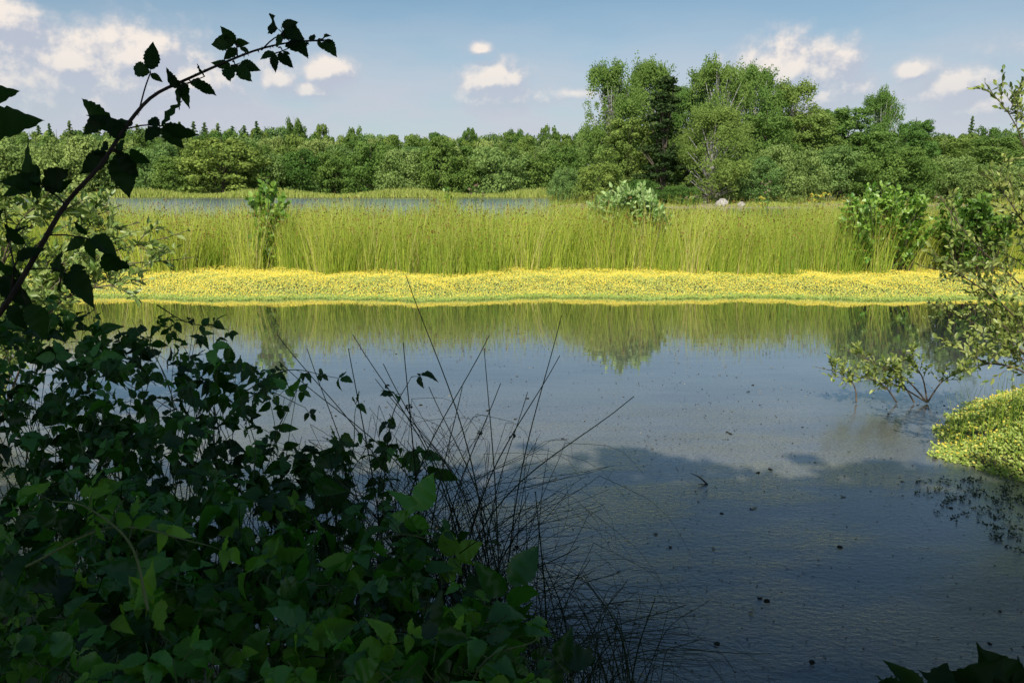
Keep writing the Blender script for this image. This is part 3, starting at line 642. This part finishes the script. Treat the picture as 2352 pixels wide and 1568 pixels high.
clusters = [
 ((740, 94), [(745, 95, 768, 120), (742, 92, 748, 76), (720, 95, 700, 84), (748, 92, 766, 98), (730, 94, 742, 114), (700, 96, 684, 112), (712, 95, 724, 78)]),
 ((600, 116), [(640, 68, 600, 40), (646, 62, 688, 50), (650, 72, 686, 78), (652, 90, 622, 100), (664, 95, 700, 112)]),
 ((545, 130), [(540, 98, 476, 100), (540, 102, 510, 60), (540, 100, 566, 98), (545, 112, 512, 134), (552, 108, 572, 122)]),
 ((640, 110), [(632, 122, 598, 130), (632, 124, 628, 165), (640, 122, 670, 156), (690, 100, 705, 136), (650, 118, 668, 128)]),
 ((535, 142), [(530, 150, 486, 146), (530, 152, 522, 183), (548, 150, 572, 188), (552, 145, 594, 160), (540, 148, 548, 172)]),
 ((425, 186), [(418, 200, 370, 165), (425, 195, 425, 232), (452, 184, 494, 224), (430, 190, 395, 235), (470, 176, 452, 150), (440, 186, 470, 200)]),
 ((320, 252), [(345, 162, 356, 96), (346, 168, 290, 152), (346, 170, 372, 186)]),
 ((292, 296), [(372, 288, 412, 232), (368, 290, 330, 268), (366, 292, 330, 320), (374, 290, 418, 342), (376, 288, 454, 318)]),
 ((280, 310), [(268, 290, 172, 235), (240, 270, 185, 305), (285, 320, 240, 262), (285, 320, 262, 370), (275, 300, 300, 262), (260, 290, 215, 262)]),
 ((262, 345), [(250, 350, 178, 395), (275, 352, 288, 452), (300, 340, 346, 388), (250, 345, 205, 340), (270, 350, 318, 410)]),
 ((150, 470), [(100, 425, 30, 348), (95, 430, 0, 405), (100, 428, 152, 398), (98, 432, 60, 470), (130, 440, 150, 415), (90, 420, 70, 372), (80, 430, 10, 440)]),
 ((110, 540), [(195, 545, 148, 575), (212, 545, 268, 576), (240, 578, 300, 642), (200, 540, 170, 510), (205, 548, 210, 600)]),
 ((60, 620), [(150, 620, 105, 605), (155, 625, 215, 680), (150, 628, 120, 665), (160, 618, 195, 612), (130, 620, 140, 580)]),
 ((30, 680), [(60, 560, 0, 520), (50, 640, -10, 600), (60, 700, 120, 770), (20, 700, 60, 760), (10, 480, -30, 540), (40, 600, 90, 560), (20, 560, 40, 510), (0, 640, 60, 690)]),
]
for (nx_, ny_), ls in clusters:
    d = 1.45+.23*max(0, nx_)/750; lg = G(); n0 = at(nx_, ny_, d); bs = A([at(x0, y0, d+U(-.03, .03)) for x0, y0, _, _ in ls]); hub = bs.mean(0)
    tube(lg, curve([n0, (n0+hub)/2+A([0, 0, .004]), hub], 6), .0016, .0012, 5, 1)
    for q in bs: tube(lg, np.linspace(hub, q, 3), .0011, .0009, 4, 1)
    tp = A([at(x1, y1, d+U(-.03, .03)) for _, _, x1, y1 in ls]); ax = tp-bs; L_ = np.linalg.norm(ax, axis=1)
    for q in range(len(ls)):
        scatter(lg, LEAVES[rng.integers(0, 3)], bs[q:q+1], ax[q:q+1], A([[U(-.8, .8), -1, U(-.4, .9)]]), L_[q:q+1]*1.0, 0, U(0, 1), U(.75, .95))
    lg.build('leaf', [M['silhouette'], M['stem_dark']], root, False, b)
sg.build('stem', M['stem_dark'], root, True, b)
g1 = at(-80, 260, .9); root = thing('leafy_branch', g1, 'two broad dark leaves poking in at the upper left edge', 'branch')
sg = G(); tube(sg, curve([at(-260, 420, .9), at(-120, 300, .9), at(-60, 240, .9), at(-50, 200, .9)], 12), .004, .002, 6); sg.build('stem', M['stem_dark'], root, True, g1)
for (x0, y0, x1, y1) in [(-70, 225, 45, 212), (-80, 285, 96, 282)]:
    lg = G(); a = at(x0, y0, .9); e = at(x1, y1, .92); scatter(lg, LEAVES[2], a[None], (e-a)[None], A([[.1, -1, .25]]), np.linalg.norm(e-a), 0, .8, .8); lg.build('leaf', M['silhouette'], root, False, g1)
g1 = at(2250, 1660, 1.1); root = thing('leafy_branch', g1, 'dark leaves rising at the bottom right corner', 'branch'); lg = G(); sg = G(); rng = np.random.default_rng(410)
for (x0, y0, x1, y1) in [(2090, 1600, 1985, 1565), (2110, 1590, 2060, 1522), (2200, 1600, 2255, 1530), (2150, 1600, 2185, 1520), (2260, 1600, 2335, 1550), (2080, 1600, 2020, 1545), (2330, 1600, 2356, 1515), (2220, 1600, 2130, 1550), (2300, 1620, 2280, 1535), (2180, 1600, 2120, 1530), (2340, 1590, 2310, 1520)]:
    a = at(x0, y0, 1.1+U(-.05, .05)); e = at(x1, y1, 1.1+U(-.05, .05)); scatter(lg, LEAVES[rng.integers(0, 4)], a[None], (e-a)[None], A([[U(-.6, .6), -.8, .7]]), np.linalg.norm(e-a), 0, U(0, 1), .9); tube(sg, curve([g1, (g1+a)/2, a], 5), .002, .001, 4)
sg.build('stem', M['stem_dark'], root, True, g1); lg.build('foliage', M['silhouette'], root, False, g1)

# ------------------------------------------------------------------ foreground rushes
def rush_clump(bpx, bpy_, Yd, tips, region, nrand, label, seed, spread=.16):
    global rng
    rng = np.random.default_rng(seed); b = at(bpx, bpy_, Yd); z0 = max(0., float(hg(b[0], Yd))); b[2] = z0
    root = thing('rush_clump', b, label, 'rushes')
    def stem(g_, tx_, ty_, r_=.0017, sag=0.):
        e = at(tx_, ty_, Yd+U(-.25, .25)); s0 = b+A([U(-spread, spread), U(-.15, .15), 0])
        md = s0+(e-s0)*.5+A([-(e[0]-s0[0])*.14, 0, .10+abs(e[0]-s0[0])*.12+sag])
        c_ = curve([s0, md, e], 18); tube(g_, c_, r_*U(.9, 1.3), r_*.4, 5, 0, U(0, 1)); return c_
    for (tx_, ty_) in tips:
        g_ = G(); c_ = stem(g_, tx_, ty_, .0027)
        if rng.random() < .25: clump_leaves(g_, c_[14], .007, 18, .008, 1, 0, .5)
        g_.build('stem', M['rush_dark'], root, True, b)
    g_ = G()
    for k in range(nrand):
        x0, x1, y0, y1 = region; tx_ = U(x0, x1); ty_ = U(y0, y1)+abs(tx_-(x0+x1)*.47)*.30
        c_ = stem(g_, tx_, ty_, .0015, U(-.05, .1))
        if rng.random() < .4:
            e = c_[-1]; q = e+A([U(-.1, .3), U(-.1, .1), U(-.3, -.05)]); tube(g_, curve([e, (e+q)/2+A([.03, 0, .03]), q], 6), .0006, .0004, 4)
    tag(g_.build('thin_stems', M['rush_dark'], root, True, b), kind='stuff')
rush_clump(980, 1400, 2.15, [(932, 632), (1290, 724), (1286, 816), (1456, 910), (1124, 770), (1112, 800), (926, 786), (810, 768), (800, 800), (636, 768), (705, 800), (985, 888), (1062, 888), (1212, 900), (862, 870), (1215, 1130), (640, 830), (1150, 880), (880, 835)],
           (620, 1400, 900, 1240), 210, 'clump of long thin dark rushes fanning up from the brambles', 500, .34)
rush_clump(1230, 1640, 2.0, [(1442, 1330), (1505, 1372), (1576, 1388), (1620, 1492), (1770, 1500), (1355, 1285), (1250, 1290), (1340, 1320), (1420, 1400), (1560, 1440)],
           (1000, 1640, 1240, 1520), 180, 'lower clump of thin dark rushes over the water at the bottom centre', 501, .34)
rush_clump(1060, 1560, 1.9, [(1330, 1255), (1230, 1130), (1365, 1310), (1180, 1180), (1260, 1210)],
           (760, 1380, 1130, 1420), 110, 'middle clump of arching dark rushes joining the upper and lower ones', 502, .30)

# ------------------------------------------------------------------ shade tree behind the viewpoint
rng = np.random.default_rng(600)
root = thing('oak_tree', (-3.5, -6.5, .3), 'large oak behind the viewpoint whose crown shades the near bank', 'tree')
cg = G(); tg = G(); b = A([-3.5, -6.5, .3])
tube(tg, curve([b-A([0, 0, .4]), b+A([.1, 0, 2]), b+A([0, .3, 6])], 10), .35, .18, 10)
kk_ = 0
for x0 in np.arange(-13, 8.5, .85):
    for dy in np.arange(0, 9.5, .85):
        for lay in (5.4, 6.0, 6.7):
            xx = x0+U(-.3, .3)+(.4 if lay > 6.2 else 0); fr0 = -1.95-.22*abs(math.sin(xx*.8+.5))-.12*abs(math.sin(xx*2.7)) + .35*math.exp(-((xx+1)/2.2)**2) - max(0, xx-2)*.10
            c_ = A([xx, fr0-dy+U(-.12, .12)-(6.7-lay)*.07, lay+U(-.15, .15)]); clump_leaves(cg, c_, U(.65, .8), 110, .36, .6, .2, U(0, 1))
            kk_ += 1
            if kk_ % 16 == 0: tube(tg, curve([b+A([0, .3, 4]), (b+c_)/2+A([0, 0, 2.2]), c_], 8), .09, .02, 6)
tg.build('trunk', M['bark'], root, True, b); cg.build('crown', M['bramble'], root, False, b)

# ------------------------------------------------------------------ sky, sun
SE, SA = R(46), R(-165)
sdir = A([math.sin(SA)*math.cos(SE), math.cos(SA)*math.cos(SE), math.sin(SE)])
w = bpy.data.worlds.new('World'); bpy.context.scene.world = w; w.use_nodes = True
nt = w.node_tree; nt.nodes.clear(); N = nt.nodes.new; L = nt.links.new
sky = N('ShaderNodeTexSky'); sky.sky_type = 'NISHITA'; sky.sun_disc = False; sky.sun_elevation = SE; sky.sun_rotation = SA
sky.air_density = 1.0; sky.dust_density = .8; sky.ozone_density = 1.2
grp = bpy.data.node_groups.new('cloud_density', 'ShaderNodeTree')
grp.interface.new_socket('P', in_out='INPUT', socket_type='NodeSocketVector'); grp.interface.new_socket('D', in_out='OUTPUT', socket_type='NodeSocketFloat')
gN = grp.nodes.new; gL = grp.links.new; gi = gN('NodeGroupInput'); go = gN('NodeGroupOutput')
clouds = [(250, 195, 210, 85, .2), (180, 150, 90, 48, .25), (295, 140, 90, 52, .3), (60, 235, 140, 55, .1), (430, 195, 100, 45, .1), (645, 190, 42, 30, 0), (750, 168, 56, 28, .1), (715, 205, 80, 22, -.1), (1140, 188, 60, 36, .15), (1150, 225, 85, 32, .0), (1102, 112, 22, 13, 0), (1325, 215, 50, 14, -.1), (1820, 170, 100, 54, .25), (1880, 225, 90, 50, .1), (2102, 165, 38, 24, 0), (2190, 200, 75, 34, 0), (2260, 240, 80, 34, 0), (25, 42, 50, 32, 0), (-300, 120, 260, 90, 0), (2700, 150, 200, 80, 0)]
prev = None
def gm(op, a, b=None, c=None):
    n = gN('ShaderNodeMath'); n.operation = op
    for i, x in enumerate((a, b, c)):
        if x is None: continue
        if isinstance(x, (int, float)): n.inputs[i].default_value = x
        else: gL(x, n.inputs[i])
    return n.outputs[0]
for (cx, cy, rx, ry, bo) in clouds:
    d = pdir(cx, cy); d = d/np.linalg.norm(d); az, el = math.atan2(d[0], d[1]), math.asin(d[2])
    s = gN('ShaderNodeVectorMath'); s.operation = 'SUBTRACT'; gL(gi.outputs[0], s.inputs[0]); s.inputs[1].default_value = (az, el, 0)
    mu = gN('ShaderNodeVectorMath'); mu.operation = 'MULTIPLY'; gL(s.outputs[0], mu.inputs[0]); mu.inputs[1].default_value = (F/rx/1.3, F/ry/1.3, 0)
    le = gN('ShaderNodeVectorMath'); le.operation = 'LENGTH'; gL(mu.outputs[0], le.inputs[0])
    v = gm('SUBTRACT', 1.0+bo, le.outputs['Value'])
    prev = v if prev is None else gm('MAXIMUM', prev, v)
prev = gm('MAXIMUM', prev, -1.2)
n1 = gN('ShaderNodeTexNoise'); n1.inputs['Scale'].default_value = 30; n1.inputs['Detail'].default_value = 10; n1.inputs['Roughness'].default_value = .6; gL(gi.outputs[0], n1.inputs[0])
gL(gm('ADD', prev, gm('MULTIPLY', gm('SUBTRACT', n1.outputs[0], .5), 1.7)), go.inputs[0])
tc = N('ShaderNodeTexCoord'); sp = N('ShaderNodeSeparateXYZ'); L(tc.outputs['Generated'], sp.inputs[0])
az = mth('ARCTAN2', sp.outputs[0], sp.outputs[1]); el = mth('ARCSINE', sp.outputs[2])
cb = N('ShaderNodeCombineXYZ'); L(az, cb.inputs[0]); L(el, cb.inputs[1])
g1 = N('ShaderNodeGroup'); g1.node_tree = grp; L(cb.outputs[0], g1.inputs[0])
of = N('ShaderNodeVectorMath'); of.operation = 'ADD'; L(cb.outputs[0], of.inputs[0]); of.inputs[1].default_value = (-.006, .013, 0)
g2 = N('ShaderNodeGroup'); g2.node_tree = grp; L(of.outputs[0], g2.inputs[0])
alpha = mth('MULTIPLY', rngmap(g1.outputs[0], -.25, .60), rngmap(el, .06, .16, .35, .95))
lit = mth('MULTIPLY', rngmap(mth('SUBTRACT', g1.outputs[0], g2.outputs[0]), -.12, .48), rngmap(g1.outputs[0], .0, .6, .35, 1.))
cc = N('ShaderNodeMix'); cc.data_type = 'RGBA'; L(lit, cc.inputs[0]); cc.inputs[6].default_value = (.50, .54, .64, 1); cc.inputs[7].default_value = (.95, .86, .78, 1)
hz = N('ShaderNodeTexNoise'); hz.inputs['Scale'].default_value = 7; hz.inputs['Detail'].default_value = 5; mpv = N('ShaderNodeVectorMath'); mpv.operation = 'MULTIPLY'; L(cb.outputs[0], mpv.inputs[0]); mpv.inputs[1].default_value = (1, 3, 1); L(mpv.outputs[0], hz.inputs[0])
veil = mth('MULTIPLY', mth('MULTIPLY', rngmap(hz.outputs[0], .30, .62, .55, 1.), rngmap(el, .25, .07)), .92)
tint = N('ShaderNodeMix'); tint.data_type = 'RGBA'; tint.blend_type = 'MULTIPLY'; tint.inputs[0].default_value = 1; L(sky.outputs[0], tint.inputs[6]); tint.inputs[7].default_value = (.82, .96, .95, 1)
b1 = N('ShaderNodeBackground'); b1.inputs[1].default_value = .103; L(tint.outputs[2], b1.inputs[0])
b2 = N('ShaderNodeBackground'); b2.inputs[1].default_value = 1.0; L(cc.outputs[2], b2.inputs[0])
b3 = N('ShaderNodeBackground'); b3.inputs[1].default_value = 1.0; b3.inputs[0].default_value = (.58, .60, .68, 1)
mA = N('ShaderNodeMixShader'); L(veil, mA.inputs[0]); L(b1.outputs[0], mA.inputs[1]); L(b3.outputs[0], mA.inputs[2])
mB = N('ShaderNodeMixShader'); L(alpha, mB.inputs[0]); L(mA.outputs[0], mB.inputs[1]); L(b2.outputs[0], mB.inputs[2])
ow = N('ShaderNodeOutputWorld'); L(mB.outputs[0], ow.inputs[0])
ld = bpy.data.lights.new('sun', 'SUN'); ld.energy = 5.0; ld.angle = R(.5); ld.color = (1, .95, .85)
lo = bpy.data.objects.new('sun', ld); C.objects.link(lo)
from mathutils import Vector
lo.rotation_euler = Vector(tuple(sdir)).to_track_quat('Z', 'Y').to_euler(); lo.location = (0, -10, 20)
cam = bpy.data.cameras.new('camera'); co = bpy.data.objects.new('camera', cam); C.objects.link(co)
cam.sensor_width = 36; cam.lens = 36*F/2352; cam.clip_end = 10000; cam.clip_start = .05
co.location = (0, 0, CH); co.rotation_euler = (math.pi/2-PITCH, 0, 0)
sc = bpy.context.scene; sc.camera = co
sc.view_settings.view_transform = 'Standard'; sc.view_settings.look = 'None'; sc.view_settings.exposure = 0
